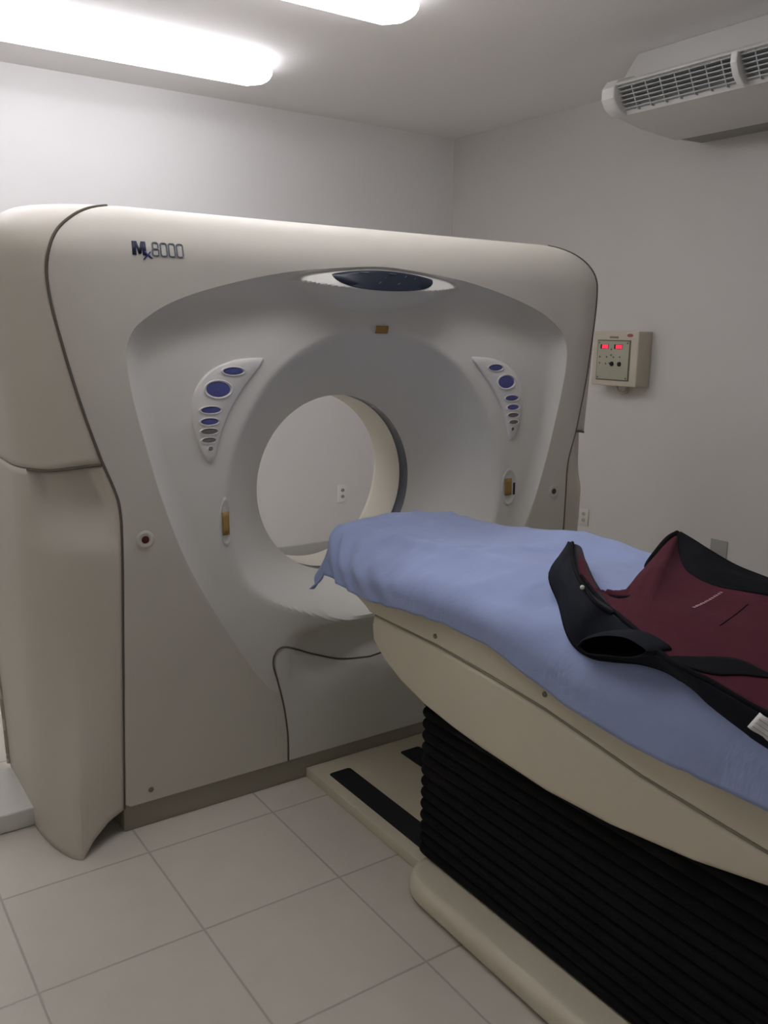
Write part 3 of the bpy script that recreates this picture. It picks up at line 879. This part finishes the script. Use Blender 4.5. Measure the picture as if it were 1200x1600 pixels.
# pocket slit, small print, white care tag
bm = bmesh.new(); tube(bm, [drop(lerp(1.640, 1.790, k/12), lerp(1.090, 1.124, k/12), .0002) for k in range(13)], .0014, 6); fix(bm); obj('pocket_slit', bm, 'aprk', ap)
bm = bmesh.new()
for k in range(13):
    t = k/13; x = lerp(1.672, 1.815, t); y = lerp(1.180, 1.206, t)
    p0 = drop(x, y, .0015); ux = Vector((.0085, .0016, 0)); uy = Vector((-.0008, .0075, 0))
    vs = [bm.verts.new(p0 + c) for c in (Vector(), ux, ux+uy*(.7 + .3*(k % 2)), uy*(.7+.3*((k+1) % 2)))]
    bm.faces.new(vs)
fix(bm); obj('printed_text', bm, 'pink', ap, smooth=False)
TG = [Vector(p) for p in ((1.395, .852, .975), (1.405, .837, 1.006), (1.405, .777, .990), (1.395, .791, .960))]
bm = bmesh.new()
grid(bm, [[TG[0].lerp(TG[1], i/4).lerp(TG[3].lerp(TG[2], i/4), j/8) + Vector((-.002*math.sin(j*1.3), 0, 0)) for i in range(5)] for j in range(9)])
fix(bm); tg = obj('care_tag', bm, 'tag', ap); mo = tg.modifiers.new('thick', 'SOLIDIFY'); mo.thickness = .001
tg['label'] = 'white cloth tag with faint print'
for k in range(3):
    bm = bmesh.new()
    a_ = TG[0].lerp(TG[1], .25+.25*k) + Vector((-.005, 0, 0)); b_ = TG[3].lerp(TG[2], .25+.25*k) + Vector((-.005, 0, 0))
    tube(bm, [a_.lerp(b_, t/8) for t in range(1, 8)], .0006, 5); fix(bm); obj('print_line', bm, 'inkgrey', tg)

# ------------------------------------------------------------------ air conditioner under the ceiling
acu = empty('air_conditioner', (4.05, 2.6, ZC), 'white ceiling mounted air conditioner with louvered outlet in the upper right corner', 'air conditioner')
AY0, AY1 = 1.70, 3.38
def acx(name, pts, y0, y1, m, bev=0.0, parent=None): return extrude_poly(name, pts, 1, y0, y1, m, parent or acu, bev, 3)
# upper shell
acx('top_shell', [(XR-.002, ZC-.001), (3.88, ZC-.001), (3.86, 3.075), (3.775, 2.955), (3.66, 2.915), (3.66, 2.89), (XR-.002, 2.89)], AY0, AY1, 'acw', .01)
acx('lower_shell', [(XR-.002, 2.90), (3.80, 2.90), (3.72, 2.790), (3.74, 2.768), (3.93, 2.737), (4.22, 2.716), (4.25, 2.728), (XR-.002, 2.732)], AY0, AY1-.005, 'acw', .008)
endp = [(3.66, 2.925), (3.775, 2.962), (3.84, 2.93), (3.84, 2.80), (3.76, 2.766), (3.705, 2.768), (3.655, 2.795), (3.628, 2.835), (3.628, 2.885)]
acx('end_cap', endp, AY1-.085, AY1+.004, 'acw', .012)
acx('end_cap', endp, AY0-.004, AY0+.085, 'acw', .012)
acx('outlet_recess', [(3.79, 2.90), (3.79, 2.775), (3.755, 2.775), (3.72, 2.90)], AY0+.08, AY1-.08, 'acd')
acx('lip', [(3.66, 2.915), (3.775, 2.955), (3.775, 2.935), (3.645, 2.893), (3.638, 2.90)], AY0+.08, AY1-.08, 'acw', .003)
MT['intake'] = mat('ac_intake_shade', (.30, .29, .27), .7)  # dark grey puts the underside shade into the intake colour
acx('intake_grille', [(4.235, 2.7265), (4.425, 2.7315), (4.425, 2.726), (4.235, 2.7205)], AY0+.05, AY1-.03, 'intake')
# louvers: horizontal slats and upright vanes
def along(t): return lerp(3.650, 3.712, t), lerp(2.888, 2.778, t)
for k in range(6):
    x, z = along((k+.35)/6)
    acx('louver', [(x-.003, z+.0035), (x+.030, z-.003), (x+.030, z-.006), (x-.003, z-.002)], AY0+.085, AY1-.085, 'acg')
nv = 14
y = AY1-.175
while y > AY0+.1:
    x0, z0 = along(0); x1, z1 = along(1)
    acx('vane', [(x0-.003, z0), (x0+.05, z0), (x1+.04, z1), (x1-.003, z1)], y, y+.006, 'acg'); y -= .085
for yv in (2.60, 1.95):
    pts = [(3.63, 2.895), (3.70, 2.90), (3.74, 2.775), (3.70, 2.764), (3.655, 2.800), (3.628, 2.85)]
    acx('divider', pts, yv, yv+.035, 'acw', .006)

# ------------------------------------------------------------------ wall mounted generator control
cb = empty('wall_control_box', (XR, 3.78, 1.52), 'beige control box with red digits mounted on the right wall', 'control box')
bx0 = XR-.13
boxo('enclosure', (bx0, 3.60, 1.352), (XR-.001, 3.96, 1.688), 'box', cb, .008, 3)
def face(name, y0, y1, z0, z1, m, th=.004, parent=cb, bev=.001): return boxo(name, (bx0-th, y0, z0), (bx0+.002, y1, z1), m, parent, bev)
face('bezel', 3.655, 3.918, 1.385, 1.633, 'gap', .0035)
fcp = face('control_face', 3.662, 3.911, 1.392, 1.626, 'boxf', .007)
for yc in (3.855, 3.745):
    dw = face('digit_window', yc-.030, yc+.034, 1.578, 1.606, 'black', .0085, fcp)
    # three seven-segment digits each
    for k in range(3):
        yy = yc-.026 + k*.017
        bm = bmesh.new()
        for (a0, a1, b0, b1) in ((0, .011, 1.601, 1.603), (0, .011, 1.591, 1.593), (0, .011, 1.581, 1.583), (0, .002, 1.581, 1.603), (.009, .011, 1.581, 1.603)):
            box(bm, (bx0-.0095, yy+a0, b0), (bx0-.008, yy+a1, b1))
        obj('digit', bm, 'led', dw, smooth=False)
for yc, zc in ((3.89, 1.528), (3.835, 1.528), (3.78, 1.528), (3.73, 1.530), (3.89, 1.49), (3.84, 1.487), (3.812, 1.49), (3.80, 1.54), (3.80, 1.575)):
    bm = bmesh.new()
    box(bm, (bx0-.009, yc-.004, zc-.005), (bx0-.006, yc+.004, zc+.005), .001)
    obj('small_key', bm, 'slot', fcp)
for yc in (3.787, 3.728):
    bm = bmesh.new(); n = 16
    grid(bm, [[(bx0-dx, yc+rr*math.cos(2*pi*k/n), 1.487+rr*math.sin(2*pi*k/n)*1.2) for k in range(n)] for rr, dx in ((.012, .006), (.011, .018), (.001, .020))], True); fix(bm)
    obj('knob', bm, 'black', fcp)
for yc, zc in ((3.675, 1.615), (3.90, 1.615), (3.675, 1.402), (3.90, 1.402)):
    bm = bmesh.new(); box(bm, (bx0-.0095, yc-.004, zc-.004), (bx0-.006, yc+.004, zc+.004), .001); obj('screw_head', bm, 'slot', fcp)
MT['sticker'] = mat('red_sticker', (.30, .10, .08), .6); MT['brown'] = mat('brown_badge', (.20, .17, .11), .6)
bm = bmesh.new(); n = 20
grid(bm, [[(bx0-.0012, 3.665+rr*.024*math.cos(2*pi*k/n), 1.662+rr*.010*math.sin(2*pi*k/n)) for k in range(n)] for rr in (1, .02)], True); fix(bm); obj('sticker', bm, 'sticker', cb)
face('badge', 3.755, 3.825, 1.643, 1.655, 'brown', .0012, bev=0)
bm = bmesh.new(); tube(bm, [(bx0+.05, 3.79, 1.36), (bx0+.05, 3.79, 1.335), (bx0+.055, 3.785, 1.318), (bx0+.075, 3.765, 1.303), (bx0+.10, 3.752, 1.312), (bx0+.105, 3.748, 1.335), (bx0+.105, 3.748, 1.36)], .012, 10); fix(bm)
obj('conduit', bm, 'box', cb)

# ------------------------------------------------------------------ sockets
def socket_back(x, z, label):
    e = empty('wall_socket', (x, YB, z), label, 'power socket', 'duplex wall sockets')
    pl = boxo('socket_plate', (x-.041, YB-.009, z-.066), (x+.041, YB, z+.066), 'plate', e, .003)
    for dz in (.024, -.024):
        bm = bmesh.new(); n = 20
        grid(bm, [[(x+rr*.016*math.cos(2*pi*k/n), YB-yy, z+dz+rr*.014*math.sin(2*pi*k/n)) for k in range(n)] for rr, yy in ((1, .0088), (.95, .012), (.02, .012))], True); fix(bm)
        r_ = obj('receptacle', bm, 'plateg', e)
        for dx in (-.006, .006):
            boxo('slot', (x+dx-.0012, YB-.0128, z+dz-.004), (x+dx+.0012, YB-.0115, z+dz+.005), 'slot', r_)
    return e
socket_back(3.462, .455, 'white duplex socket on the back wall seen through the scanner bore')
def socket_right(y, z, label):
    e = empty('wall_socket', (XR, y, z), label, 'power socket', 'duplex wall sockets')
    boxo('socket_plate', (XR-.009, y-.040, z-.058), (XR, y+.040, z+.058), 'platew', e, .003)
    for dz in (.022, -.022):
        bm = bmesh.new(); n = 20
        grid(bm, [[(XR-yy, y+rr*.016*math.cos(2*pi*k/n), z+dz+rr*.014*math.sin(2*pi*k/n)) for k in range(n)] for rr, yy in ((1, .0088), (.95, .012), (.02, .012))], True); fix(bm)
        r_ = obj('receptacle', bm, 'plateg', e)
        for dx in (-.006, .006):
            boxo('slot', (XR-.0128, y+dx-.0012, z+dz-.004), (XR-.0115, y+dx+.0012, z+dz+.005), 'slot', r_)
    return e
socket_right(4.06, .450, 'duplex socket on the right wall beside the scanner')
bp = boxo('cover_plate', (XR-.008, 2.955, .385), (XR, 3.065, .505), 'plateg', None, .002)
tag(bp, 'plain grey cover plate low on the right wall behind the apron', 'wall plate')
